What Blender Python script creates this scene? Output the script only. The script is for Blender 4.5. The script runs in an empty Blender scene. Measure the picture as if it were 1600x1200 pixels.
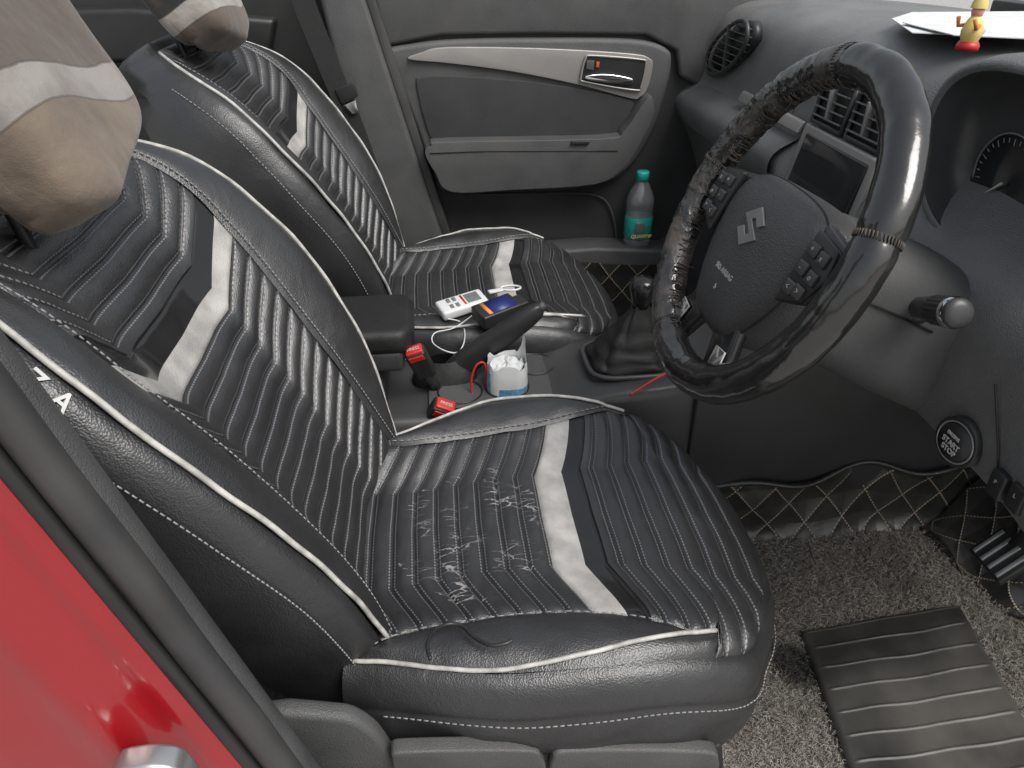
import bpy, bmesh, math, random
from mathutils import Vector, noise, Matrix
random.seed(7)
SC=bpy.context.scene; COL=SC.collection
V=Vector; PI=math.pi
# ---------------------------------------------------------------- camera
FPX=1150.0; CAM=V((0,-1.12,1.01)); PITCH=math.radians(32); YAW=math.radians(6.1)
FW=V((math.sin(YAW)*math.cos(PITCH),math.cos(YAW)*math.cos(PITCH),-math.sin(PITCH)))
RT=V((math.cos(YAW),-math.sin(YAW),0)); UP=RT.cross(FW)
cd=bpy.data.cameras.new('camera'); cam=bpy.data.objects.new('camera',cd); COL.objects.link(cam)
cd.sensor_width=36; cd.lens=FPX/1600*36; cd.clip_start=.02; cd.clip_end=500
m=Matrix((RT,UP,-FW)).transposed().to_4x4(); m.translation=CAM; cam.matrix_world=m
SC.camera=cam
def P(x,y,X=None,Y=None,Z=None):
    d=FW+RT*((x-800)/FPX)+UP*((600-y)/FPX)
    if X is not None: t=(X-CAM.x)/d.x
    elif Y is not None: t=(Y-CAM.y)/d.y
    else: t=(Z-CAM.z)/d.z
    return CAM+d*t
# ---------------------------------------------------------------- light
w=bpy.data.worlds.new('World'); SC.world=w; w.use_nodes=True
nt=w.node_tree; bg=nt.nodes['Background']; sky=nt.nodes.new('ShaderNodeTexSky'); sky.sky_type='NISHITA'; sky.sun_disc=False
sky.sun_elevation=math.radians(55); sky.sun_rotation=math.radians(140); sky.air_density=1.6; sky.dust_density=4
hs=nt.nodes.new('ShaderNodeHueSaturation'); hs.inputs['Saturation'].default_value=.35
nt.links.new(sky.outputs[0],hs.inputs['Color']); nt.links.new(hs.outputs[0],bg.inputs[0]); bg.inputs[1].default_value=.15
sl=bpy.data.lights.new('sun','SUN'); so=bpy.data.objects.new('sun',sl); COL.objects.link(so)
sl.energy=2.5; sl.angle=math.radians(36); sl.color=(1,.975,.945)
el,az=math.radians(55),math.radians(140)
sd=V((math.sin(az)*math.cos(el),math.cos(az)*math.cos(el),math.sin(el)))
so.rotation_euler=sd.to_track_quat('Z','Y').to_euler()
SC.view_settings.view_transform='Standard'; SC.view_settings.look='None'; SC.view_settings.exposure=0
# ---------------------------------------------------------------- materials
class NB:
    def __init__(s,name):
        s.m=bpy.data.materials.new(name); s.m.use_nodes=True; s.t=s.m.node_tree; s.b=s.t.nodes['Principled BSDF']
    def n(s,ty,**k):
        o=s.t.nodes.new('ShaderNode'+ty)
        for a,b in k.items(): setattr(o,a,b)
        return o
    def l(s,a,b): s.t.links.new(a,b)
    def val(s,sock,v):
        if isinstance(v,(int,float)): sock.default_value=v
        else: s.l(v,sock)
    def math(s,op,a,b=0.0,c=None,clamp=False):
        o=s.n('Math',operation=op); o.use_clamp=clamp
        s.val(o.inputs[0],a); s.val(o.inputs[1],b)
        if c is not None: s.val(o.inputs[2],c)
        return o.outputs[0]
    def mix(s,f,a,b):
        o=s.n('Mix',data_type='RGBA'); s.val(o.inputs[0],f)
        for i,c in ((6,a),(7,b)):
            if isinstance(c,tuple): o.inputs[i].default_value=(*c,1)
            else: s.l(c,o.inputs[i])
        return o.outputs[2]
    def noise(s,sc,det=2,co=None,dist=0.0):
        o=s.n('TexNoise'); o.inputs['Scale'].default_value=sc; o.inputs['Detail'].default_value=det; o.inputs['Distortion'].default_value=dist
        s.l(co if co else s.co(),o.inputs['Vector']); return o.outputs[0]
    def co(s,w='Object'):
        if not hasattr(s,'tc'): s.tc=s.n('TexCoord')
        return s.tc.outputs[w]
    def ramp(s,f,a,b):
        o=s.n('MapRange'); o.inputs[1].default_value=a; o.inputs[2].default_value=b; s.l(f,o.inputs[0]); return o.outputs[0]
    def bump(s,h,dist,strength=1.0):
        o=s.n('Bump'); o.inputs['Strength'].default_value=strength; o.inputs['Distance'].default_value=dist
        s.l(h,o.inputs['Height'])
        if hasattr(s,'lb'): s.l(s.lb,o.inputs['Normal'])
        s.lb=o.outputs[0]; s.l(s.lb,s.b.inputs['Normal'])
def mat(name,col,rough=.5,metal=0,grain=None,var=.15,vs=14,coat=0,spec=.5,dust=0):
    k=NB(name); b=k.b
    b.inputs['Metallic'].default_value=metal; b.inputs['Specular IOR Level'].default_value=spec
    b.inputs['Coat Weight'].default_value=coat; b.inputs['Coat Roughness'].default_value=.08
    n=k.noise(vs,3)
    c=k.mix(k.ramp(n,.3,.7),tuple(x*(1-var) for x in col),tuple(min(1,x*(1+var)) for x in col))
    if dust:
        n3=k.noise(5,4); c=k.mix(k.math('MULTIPLY',k.ramp(n3,.42,.75),dust),c,(.32,.30,.27))
    k.l(c,b.inputs['Base Color'])
    r=k.math('ADD',rough-.07,k.math('MULTIPLY',n,.14)); k.l(r,b.inputs['Roughness'])
    if grain:
        vo=k.n('TexVoronoi'); vo.inputs['Scale'].default_value=grain[0]; k.l(k.co(),vo.inputs['Vector']); k.bump(vo.outputs[0],grain[1])
    return k.m
def leather(name,quilt=False,cracks=False,col=(.020,.020,.021),rough=.36,spec=.9):
    k=NB(name); b=k.b
    n=k.noise(9,3); c=k.mix(k.ramp(n,.3,.7),tuple(x*.8 for x in col),tuple(x*1.4 for x in col))
    r=k.math('ADD',rough-.08,k.math('MULTIPLY',k.noise(30,2),.2))
    vo=k.n('TexVoronoi'); vo.inputs['Scale'].default_value=560; k.l(k.co(),vo.inputs['Vector']); k.bump(vo.outputs[0],.0006,.55)
    k.bump(k.noise(24,3,dist=.4),.005,.4)
    if quilt:
        sp=k.n('SeparateXYZ'); k.l(k.co('UV'),sp.inputs[0])
        f=k.math('ABSOLUTE',k.math('SUBTRACT',k.math('FRACT',k.math('ADD',sp.outputs[1],.5)),.5))
        near=k.math('LESS_THAN',k.math('ABSOLUTE',k.math('SUBTRACT',f,.12)),.026)
        dash=k.math('LESS_THAN',k.math('FRACT',k.math('MULTIPLY',sp.outputs[0],190)),.6)
        st=k.math('MULTIPLY',near,dash)
        gr=k.ramp(f,.0,.07); c=k.mix(gr,(.003,.003,.003),c)
        c=k.mix(k.math('MULTIPLY',st,.8),c,(.22,.22,.23))
    if cracks:
        sx=k.n('SeparateXYZ'); k.l(k.co('Object'),sx.inputs[0])
        mp=k.n('Mapping'); mp.inputs['Scale'].default_value=(22,90,1); k.l(k.co(),mp.inputs[0])
        v2=k.n('TexVoronoi',feature='DISTANCE_TO_EDGE'); v2.inputs['Scale'].default_value=1; v2.inputs['Randomness'].default_value=1
        na=k.n('TexNoise'); na.inputs['Scale'].default_value=160; na.inputs['Detail'].default_value=2; k.l(k.co(),na.inputs['Vector'])
        vm=k.n('VectorMath',operation='MULTIPLY_ADD'); k.l(na.outputs[1],vm.inputs[0]); vm.inputs[1].default_value=(.2,.35,.3); k.l(mp.outputs[0],vm.inputs[2])
        k.l(vm.outputs[0],v2.inputs['Vector'])
        line=k.math('LESS_THAN',v2.outputs[0],k.math('MULTIPLY',k.math('SUBTRACT',k.noise(40,2),.33),.13))
        gate=k.ramp(k.noise(20,3),.44,.60)
        dx=k.math('DIVIDE',k.math('SUBTRACT',sx.outputs[0],.13),.11); dy=k.math('DIVIDE',k.math('ADD',sx.outputs[1],.015),.14)
        rad=k.math('LESS_THAN',k.math('ADD',k.math('MULTIPLY',dx,dx),k.math('MULTIPLY',dy,dy)),k.math('ADD',.3,k.noise(12,2)))
        mk_=k.math('MULTIPLY',k.math('MULTIPLY',line,gate),rad,clamp=True)
        c=k.mix(k.math('MULTIPLY',mk_,.8),c,(.36,.35,.34)); k.bump(mk_,-.0005,.5)
    k.l(c,b.inputs['Base Color']); k.l(r,b.inputs['Roughness'])
    b.inputs['Specular IOR Level'].default_value=spec
    return k.m
M={}
M['leather']=leather('black_leather')
M['quilt']=leather('quilted_leather',True)
M['quiltc']=leather('cracked_quilted_leather',True,True)
M['boot']=leather('boot_leather',col=(.013,.013,.013),rough=.5,spec=.4)
M['gloss']=mat('glossy_black_vinyl',(.014,.014,.0145),.16,var=.2)
M['stripe']=mat('silver_vinyl',(.37,.36,.345),.42,var=.25,vs=30,grain=(500,.0004))
M['pipe']=mat('white_piping',(.42,.41,.39),.5,var=.35,vs=60)
M['thread']=mat('grey_thread',(.24,.24,.24),.8)
M['plastic']=mat('dark_grey_plastic',(.068,.069,.070),.5,grain=(700,.0005),dust=.08)
M['plasticL']=mat('mid_grey_plastic',(.115,.116,.117),.5,grain=(700,.0004),dust=.1)
M['dash']=mat('dashboard_plastic',(.135,.137,.138),.40,grain=(600,.0007),dust=.25,spec=.7)
M['hub']=mat('hub_plastic',(.055,.055,.056),.42,grain=(500,.0006))
M['black']=mat('matt_black_plastic',(.020,.020,.020),.42)
M['smooth']=mat('satin_black_plastic',(.044,.044,.045),.38,var=.1)
M['silver']=mat('silver_trim',(.33,.318,.305),.35,metal=.4,var=.06)
M['chrome']=mat('chrome',(.8,.8,.8),.12,metal=1,var=.03)
M['emblem']=mat('satin_emblem',(.45,.45,.45),.3,metal=.8,var=.1)
M['fabric']=mat('charcoal_fabric',(.045,.045,.046),.85,grain=(900,.0008))
M['rubber']=mat('rubber',(.035,.035,.036),.5,dust=.15)
M['red']=mat('red_car_paint',(.26,.004,.008),.3,coat=1,var=.05)
M['redp']=mat('red_plastic',(.48,.025,.018),.4)
M['white']=mat('white_plastic',(.62,.62,.62),.4,var=.05)
M['paper']=mat('white_paper',(.64,.65,.65),.8,var=.08,vs=40)
M['bluep']=mat('light_blue_print',(.16,.38,.60),.6,var=.6,vs=50)
M['teal']=mat('teal_label',(.02,.36,.30),.4,var=.2,vs=60)
M['tealcap']=mat('teal_cap',(.03,.46,.38),.4)
M['orange']=mat('orange_print',(.7,.25,.05),.5)
M['orangered']=mat('dull_orange_mark',(.45,.12,.04),.5)
M['pink']=mat('pink_paint',(.75,.35,.3),.5)
M['navy']=mat('navy_print',(.02,.03,.16),.4)
M['yellow']=mat('yellow_paint',(.75,.6,.2),.5)
M['carpet']=mat('dark_carpet',(.03,.03,.03),.95,grain=(400,.002))
M['ground']=mat('ground_concrete',(.35,.34,.33),.9)
M['grey']=mat('grey_screen',(.15,.17,.16),.3)
M['dial']=mat('dial_face',(.06,.062,.065),.3)
M['belt']=mat('belt_webbing',(.02,.02,.02),.7,grain=(900,.0006))
M['glass']=mat('gauge_lens',(.02,.021,.023),.1,var=.1)
M['ink']=mat('pale_print',(.5,.5,.5),.5)
M['emb']=mat('embossed_grey',(.36,.36,.36),.5)
M['embl']=mat('raised_white_lettering',(.6,.6,.59),.5)
def bottle_mat():
    k=NB('clear_plastic'); b=k.b; b.inputs['Base Color'].default_value=(.82,.86,.86,1); b.inputs['Roughness'].default_value=.06
    b.inputs['Transmission Weight'].default_value=.86; b.inputs['IOR'].default_value=1.14; b.inputs['Specular IOR Level'].default_value=1
    b.inputs['Coat Weight'].default_value=1; b.inputs['Coat IOR'].default_value=1.8; return k.m
M['clear']=bottle_mat()
def headrest_mat(name,cs,z1,z2,wave):
    k=NB(name); sp=k.n('SeparateXYZ'); k.l(k.co('UV'),sp.inputs[0])
    z=k.math('ADD',sp.outputs[1],k.math('MULTIPLY',k.math('SINE',k.math('MULTIPLY',sp.outputs[0],19)),wave))
    z=k.math('ADD',z,k.math('MULTIPLY',k.noise(12,2),.01))
    a=k.math('GREATER_THAN',z,z1); b2=k.math('GREATER_THAN',z,z2)
    c=k.mix(a,cs[0],cs[1]); c=k.mix(b2,c,cs[2])
    e1=k.math('LESS_THAN',k.math('ABSOLUTE',k.math('SUBTRACT',z,z1)),.0012); e2=k.math('LESS_THAN',k.math('ABSOLUTE',k.math('SUBTRACT',z,z2)),.0012)
    c=k.mix(k.math('MULTIPLY',k.math('MAXIMUM',e1,e2),.6),c,(.04,.035,.03))
    n=k.noise(16,5); c=k.mix(k.math('MULTIPLY',k.ramp(n,.42,.75),.65),c,(.08,.062,.048))
    k.l(c,k.b.inputs['Base Color']); k.b.inputs['Roughness'].default_value=.85; k.b.inputs['Sheen Weight'].default_value=.2
    k.bump(k.noise(700,1),.0006,.6); k.bump(k.noise(22,3),.008,.7); return k.m
M['head1']=headrest_mat('suede_headrest',((.18,.14,.105),(.27,.25,.235),(.095,.075,.062)),-.062,-.028,.012)
M['head2']=headrest_mat('suede_headrest_dark',((.11,.085,.068),(.34,.32,.29),(.02,.02,.02)),-.085,-.055,.006)
def diamond_mat():
    k=NB('diamond_quilt'); sp=k.n('SeparateXYZ'); k.l(k.co('UV'),sp.inputs[0])
    u=k.math('MULTIPLY',sp.outputs[0],13.5); v=k.math('MULTIPLY',sp.outputs[1],11)
    def line(a):
        return k.math('ABSOLUTE',k.math('SUBTRACT',k.math('FRACT',a),.5))
    p=k.math('ADD',u,v); q=k.math('SUBTRACT',u,v)
    lp=line(p); lq=line(q)
    mp=k.math('MULTIPLY',k.math('LESS_THAN',lp,.022),k.math('LESS_THAN',k.math('FRACT',k.math('MULTIPLY',q,9)),.6))
    mq=k.math('MULTIPLY',k.math('LESS_THAN',lq,.022),k.math('LESS_THAN',k.math('FRACT',k.math('MULTIPLY',p,9)),.6))
    ms=k.math('MAXIMUM',mp,mq)
    n=k.noise(14,3); base=k.mix(k.ramp(n,.45,.8),(.022,.021,.02),(.055,.052,.047))
    k.l(k.mix(ms,base,(.44,.37,.26)),k.b.inputs['Base Color']); k.b.inputs['Roughness'].default_value=.40; k.b.inputs['Specular IOR Level'].default_value=.8
    h=k.math('MINIMUM',k.math('POWER',lp,.5),k.math('POWER',lq,.5)); k.bump(h,.008,.9); k.bump(k.noise(60,2),.002,.5); return k.m
M['diamond']=diamond_mat()
def noodle_mat(name,flat):
    k=NB(name); n=k.noise(140,2,dist=2.5); n2=k.noise(6,3)
    if flat: c=k.mix(k.ramp(n,.38,.62),(.075,.067,.057),(.30,.275,.24))
    else: c=k.mix(k.ramp(k.noise(40,2),.35,.65),(.19,.172,.148),(.36,.33,.285))
    c=k.mix(k.math('MULTIPLY',k.ramp(n2,.5,.8),.5),c,(.12,.108,.095))
    sp=k.n('SeparateXYZ'); k.l(k.co(),sp.inputs[0])
    dx=k.math('DIVIDE',k.math('ADD',sp.outputs[0],.105),.038); dy=k.math('DIVIDE',k.math('ADD',sp.outputs[1],.0),.05)
    rr=k.math('ADD',k.math('MULTIPLY',dx,dx),k.math('MULTIPLY',dy,dy))
    rr=k.math('ADD',rr,k.math('MULTIPLY',k.noise(45,3),1.4))
    mk_=k.ramp(rr,1.9,1.15); c=k.mix(k.math('MULTIPLY',mk_,.9,clamp=True),c,(.014,.014,.014))
    k.l(c,k.b.inputs['Base Color']); k.b.inputs['Roughness'].default_value=.6
    if flat: k.bump(n,.004,1)
    return k.m
M['noodle']=noodle_mat('looped_vinyl',True)
M['loop']=noodle_mat('loop_strand',False)
def wornrim():
    k=NB('worn_rim_leather'); n=k.noise(26,4,dist=.6); sp=k.n('SeparateXYZ'); k.l(k.co(),sp.inputs[0])
    side=k.ramp(sp.outputs[1],-.02,.16)
    wr=k.math('MULTIPLY',k.ramp(n,.47,.60),side,clamp=True)
    c=k.mix(k.math('MULTIPLY',wr,.75),(.015,.0145,.014),(.10,.082,.068)); k.l(c,k.b.inputs['Base Color'])
    r=k.math('ADD',.14,k.math('MULTIPLY',wr,.45)); k.l(r,k.b.inputs['Roughness']); k.b.inputs['Specular IOR Level'].default_value=1
    k.bump(k.math('MULTIPLY',k.noise(60,3),k.math('ADD',side,.2)),.0035,.7); k.bump(wr,-.0018,.8); return k.m
M['rim']=wornrim()
M['lace']=mat('brown_lacing',(.075,.064,.054),.8,var=.6,vs=80)
# ---------------------------------------------------------------- builders
def wloc(o):
    l=V((0,0,0))
    while o: l+=o.location; o=o.parent
    return l
def tag(o,label,cat=None,group=None,kind=None):
    o['label']=label
    if cat:o['category']=cat
    if group:o['group']=group
    if kind:o['kind']=kind
    return o
def empty(name,loc,label,cat,group=None):
    o=bpy.data.objects.new(name,None); COL.objects.link(o); o.location=loc; o.empty_display_size=.05
    return tag(o,label,cat,group)
def mk(name,vs,fs,mt,parent=None,smooth=True,uv=None,bevel=0,sub=0,loc=None,merge=False):
    off=wloc(parent) if parent else (V(loc) if loc is not None else V((0,0,0)))
    me=bpy.data.meshes.new(name); me.from_pydata([tuple(V(v)-off) for v in vs],[],fs)
    me.validate(); 
    if uv:
        l=me.uv_layers.new(name='UVMap')
        for lp in me.loops: l.data[lp.index].uv=uv[lp.vertex_index]
    bm=bmesh.new(); bm.from_mesh(me)
    if merge: bmesh.ops.remove_doubles(bm,verts=bm.verts,dist=1e-5)
    bmesh.ops.recalc_face_normals(bm,faces=bm.faces); bm.to_mesh(me); bm.free()
    for p in me.polygons: p.use_smooth=smooth
    me.materials.append(mt)
    o=bpy.data.objects.new(name,me); COL.objects.link(o)
    if parent: o.parent=parent
    elif loc is not None: o.location=loc
    if bevel:
        b=o.modifiers.new('b','BEVEL'); b.width=bevel; b.segments=4; b.limit_method='ANGLE'; b.angle_limit=math.radians(40); b.harden_normals=False
    if sub:
        s=o.modifiers.new('s','SUBSURF'); s.levels=sub; s.render_levels=sub
    return o
def gridf(nr,nc,cu=False,cv=False,off=0):
    f=[]
    for i in range(nr if cv else nr-1):
        for j in range(nc if cu else nc-1):
            a=i*nc+j; b=i*nc+(j+1)%nc; c=((i+1)%nr)*nc+(j+1)%nc; d=((i+1)%nr)*nc+j
            f.append((a+off,b+off,c+off,d+off))
    return f
def grid(name,rows,mt,parent=None,cu=False,cv=False,uv=None,**k):
    vs=[p for r in rows for p in r]
    return mk(name,vs,gridf(len(rows),len(rows[0]),cu,cv),mt,parent,uv=uv,**k)
def tubegeo(pts,r,closed=False,seg=8,off=0,cap=True):
    pts=[V(p) for p in pts]; n=len(pts); vs=[];fs=[]
    rad=r if isinstance(r,(list,tuple)) else [r]*n
    up=V((0,0,1)); prev=None
    for i in range(n):
        a=pts[(i-1)%n] if (closed or i>0) else pts[i]; b=pts[(i+1)%n] if (closed or i<n-1) else pts[i]
        t=(b-a); t=t.normalized() if t.length>1e-9 else V((1,0,0))
        if prev is None:
            q=t.cross(up); 
            if q.length<.1: q=t.cross(V((1,0,0)))
        else: q=prev-t*prev.dot(t)
        q.normalize(); prev=q; s=t.cross(q)
        for k in range(seg):
            an=2*PI*k/seg; vs.append(pts[i]+(q*math.cos(an)+s*math.sin(an))*rad[i])
    fs=gridf(n,seg,True,closed,off)
    if not closed and cap:
        fs.append(tuple(off+k for k in range(seg))); fs.append(tuple(off+(n-1)*seg+k for k in range(seg)))
    return vs,fs
def tube(name,pts,r,mt,parent=None,closed=False,seg=8,**k):
    vs,fs=tubegeo(pts,r,closed,seg); return mk(name,vs,fs,mt,parent,**k)
def crom(pts,n=6,closed=True):
    pts=[V(p) for p in pts]; N=len(pts); out=[]
    for i in range(N if closed else N-1):
        g=lambda j: pts[j%N] if closed else pts[max(0,min(N-1,j))]
        p0,p1,p2,p3=g(i-1),g(i),g(i+1),g(i+2)
        for k in range(n):
            t=k/n; out.append(.5*((2*p1)+(p2-p0)*t+(2*p0-5*p1+4*p2-p3)*t*t+(3*p1-p0-3*p2+p3)*t**3))
    if not closed: out.append(pts[-1])
    return out
def plate(name,pts,vec,mt,parent=None,bevel=.004,smooth=0,flat=False,**k):
    pts=[V(p) for p in pts]
    if smooth: pts=crom(pts,smooth)
    vec=V(vec); n=len(pts); vs=pts+[p+vec for p in pts]
    fs=[tuple(range(n)),tuple(range(2*n-1,n-1,-1))]+[(i,(i+1)%n,n+(i+1)%n,n+i) for i in range(n)]
    return mk(name,vs,fs,mt,parent,bevel=bevel,smooth=not flat,**k)
def box(name,c,s,mt,parent=None,bevel=.004,rot=None,**k):
    c=V(c); R=rot if rot else Matrix.Identity(3)
    vs=[c+R@V((x*s[0]/2,y*s[1]/2,z*s[2]/2)) for x in(-1,1) for y in(-1,1) for z in(-1,1)]
    fs=[(0,1,3,2),(4,6,7,5),(0,4,5,1),(2,3,7,6),(0,2,6,4),(1,5,7,3)]
    return mk(name,vs,fs,mt,parent,bevel=bevel,**k)
def lathe(name,base,ax,prof,mt,parent=None,seg=32,**k):
    base=V(base); ax=V(ax).normalized(); q=ax.cross(V((1,0,0)) if abs(ax.x)<.9 else V((0,1,0))).normalized(); s=ax.cross(q)
    rows=[[base+ax*h+(q*math.cos(2*PI*j/seg)+s*math.sin(2*PI*j/seg))*max(r,1e-5) for j in range(seg)] for r,h in prof]
    return grid(name,rows,mt,parent,cu=True,merge=False,**k)
def text(name,body,size,pos,xd,yd,mt,parent,ext=.0004,align='CENTER',bold=0):
    c=bpy.data.curves.new('t','FONT'); c.body=body; c.size=size; c.extrude=ext; c.align_x=align; c.align_y='CENTER'; c.offset=bold
    o=bpy.data.objects.new('t',c); COL.objects.link(o); bpy.context.view_layer.update()
    me=bpy.data.meshes.new_from_object(o.evaluated_get(bpy.context.evaluated_depsgraph_get())); bpy.data.objects.remove(o)
    xd=V(xd).normalized(); yd=V(yd).normalized(); zd=xd.cross(yd); off=wloc(parent)
    for v in me.vertices: v.co=V(pos)+xd*v.co.x+yd*v.co.y+zd*v.co.z-off
    me.name=name; me.materials.clear(); me.materials.append(mt)
    ob=bpy.data.objects.new(name,me); COL.objects.link(ob); ob.parent=parent; return ob
def ss(t):
    t=max(0,min(1,t)); return t*t*(3-2*t)
def spl(kn,x):
    if x<=kn[0][0]: return kn[0][1]
    if x>=kn[-1][0]: return kn[-1][1]
    for i in range(len(kn)-1):
        if x<=kn[i+1][0]: break
    x0,y0=kn[i];x1,y1=kn[i+1];t=(x-x0)/(x1-x0)
    ma=(y1-kn[i-1][1])/(x1-kn[i-1][0]) if i>0 else (y1-y0)/(x1-x0)
    mb=(kn[i+2][1]-y0)/(kn[i+2][0]-x0) if i+2<len(kn) else (y1-y0)/(x1-x0)
    h=x1-x0
    return (2*t**3-3*t*t+1)*y0+(t**3-2*t*t+t)*h*ma+(-2*t**3+3*t*t)*y1+(t**3-t*t)*h*mb
def lin(a,b,n): return [a+(b-a)*i/(n-1) for i in range(n)]
# ---------------------------------------------------------------- seats
X0=-.105
WCK=[(-.2,.20),(0,.215),(.25,.245),(.5,.257),(.75,.25),(.9,.232),(.96,.213),(1,.18)]
def Wc(b): return spl(WCK,b)
def cush(w,b,Yc,CL=.505,dz=0):
    W=Wc(b); a=min(1,abs(w)/W)
    x=X0+CL*b*(1-.10*a**3)
    z=.33+dz+.036*ss((abs(w)-.09)/(W-.09))*(1-.55*ss((b-.6)/.4))+.014*math.sin(PI*max(0,min(1,b)))-.03*max(0,(b-.75)/.25)**2-.012*a**8
    z+=.002*noise.noise(V((x*9,w*9,Yc)))
    y=w*(1-(.17*(1-ss(b/.45)) if w>0 else 0))
    return V((x,Yc+y,z))
WBK=[(-.22,.20),(-.1,.18),(0,.188),(.15,.228),(.3,.256),(.42,.255),(.5,.23),(.56,.182),(.60,.12)]
BHK=[(-.1,.03),(0,.045),(.15,.070),(.35,.074),(.48,.05),(.60,.0)]
def Wb(h): return spl(WBK,h)
def quilt(S,wpf,vmin,vmax,pitch,off,st,parent,mats,amp=.0062,shift=0.0,knee=.5):
    def N(w,v):
        e=.002; a=S(w+e,v)-S(w-e,v); b=S(w,v+e)-S(w,v-e); n=a.cross(b); n.normalize()
        return n
    sub=12; s0=int(math.floor((vmin-off)/pitch))-1; s1=int(math.ceil(vmax/pitch))+1
    us=sorted(set([-1,-.985,-.96]+[round(-.92+.04*i,3) for i in range(47)]+[.96,.985,1,knee,-knee]))
    rows=[];uvs=[];vv=[]
    for i in range((s1-s0)*sub+1):
        s=s0+i/sub; r=[];uu=[];vr=[]
        for u in us:
            k=max(0,(abs(u)-knee)/(1-knee))
            v0=s*pitch+off*k-.10*off*(1-abs(u)); v=max(vmin,min(vmax,v0))
            w=wpf(v)*u
            fl=abs(math.sin(PI*s))**.46
            ins=st[0]<=s<=st[1]
            if ins: q=(s-st[0])/(st[1]-st[0]); fl=.55*min(1,(4*q*(1-q))*3)**.5
            ed=min(1,(1-abs(u))/.05)
            ve=min(1,max(0,min(v0-vmin,vmax-v0))/.006)
            hh=amp*fl*ed**.5*ve**.5-.0015
            hh+=.0012*noise.noise(V((w*38,v*38,shift)))*fl
            n=N(w,v)
            if n.dot(V((.5,0,.8)))<0: n=-n
            r.append(S(w,v)+n*hh); uu.append((w,s)); vr.append(v0)
        rows.append(r);uvs.append(uu);vv.append(vr)
    nc=len(us); flat=[p for r in rows for p in r]; fuv=[p for r in uvs for p in r]; fv=[p for r in vv for p in r]
    groups={0:[],1:[],2:[]}
    for i in range(len(rows)-1):
        s=s0+(i+.5)/sub
        g=0
        if st[0]<s<st[1]: g=1 if s<st[2] else 2
        for j in range(nc-1):
            q=(i*nc+j,i*nc+j+1,(i+1)*nc+j+1,(i+1)*nc+j)
            if all(fv[t]<=vmin for t in q) or all(fv[t]>=vmax for t in q): continue
            groups[g].append(q)
    for g,nm,mt in((0,'quilted_panel',mats[0]),(1,'silver_chevron_stripe',mats[1]),(2,'glossy_chevron_stripe',mats[2])):
        used=sorted(set(t for f in groups[g] for t in f)); mp={t:i for i,t in enumerate(used)}
        mk(nm,[flat[t] for t in used],[tuple(mp[t] for t in f) for f in groups[g]],mt,parent,uv=[fuv[t] for t in used])
def stitchline(name,pts,parent,r=.0009):
    vs=[];fs=[]
    for i in range(0,len(pts)-1):
        a,b=pts[i],pts[i+1]; L=(b-a).length; k=max(1,int(L/.006))
        for j in range(k):
            p=a.lerp(b,(j+.15)/k); q=a.lerp(b,(j+.8)/k)
            v,f=tubegeo([p,q],r,seg=4,off=len(vs)); vs+=v; fs+=f
    return mk(name,vs,fs,M['thread'],parent)
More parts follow.
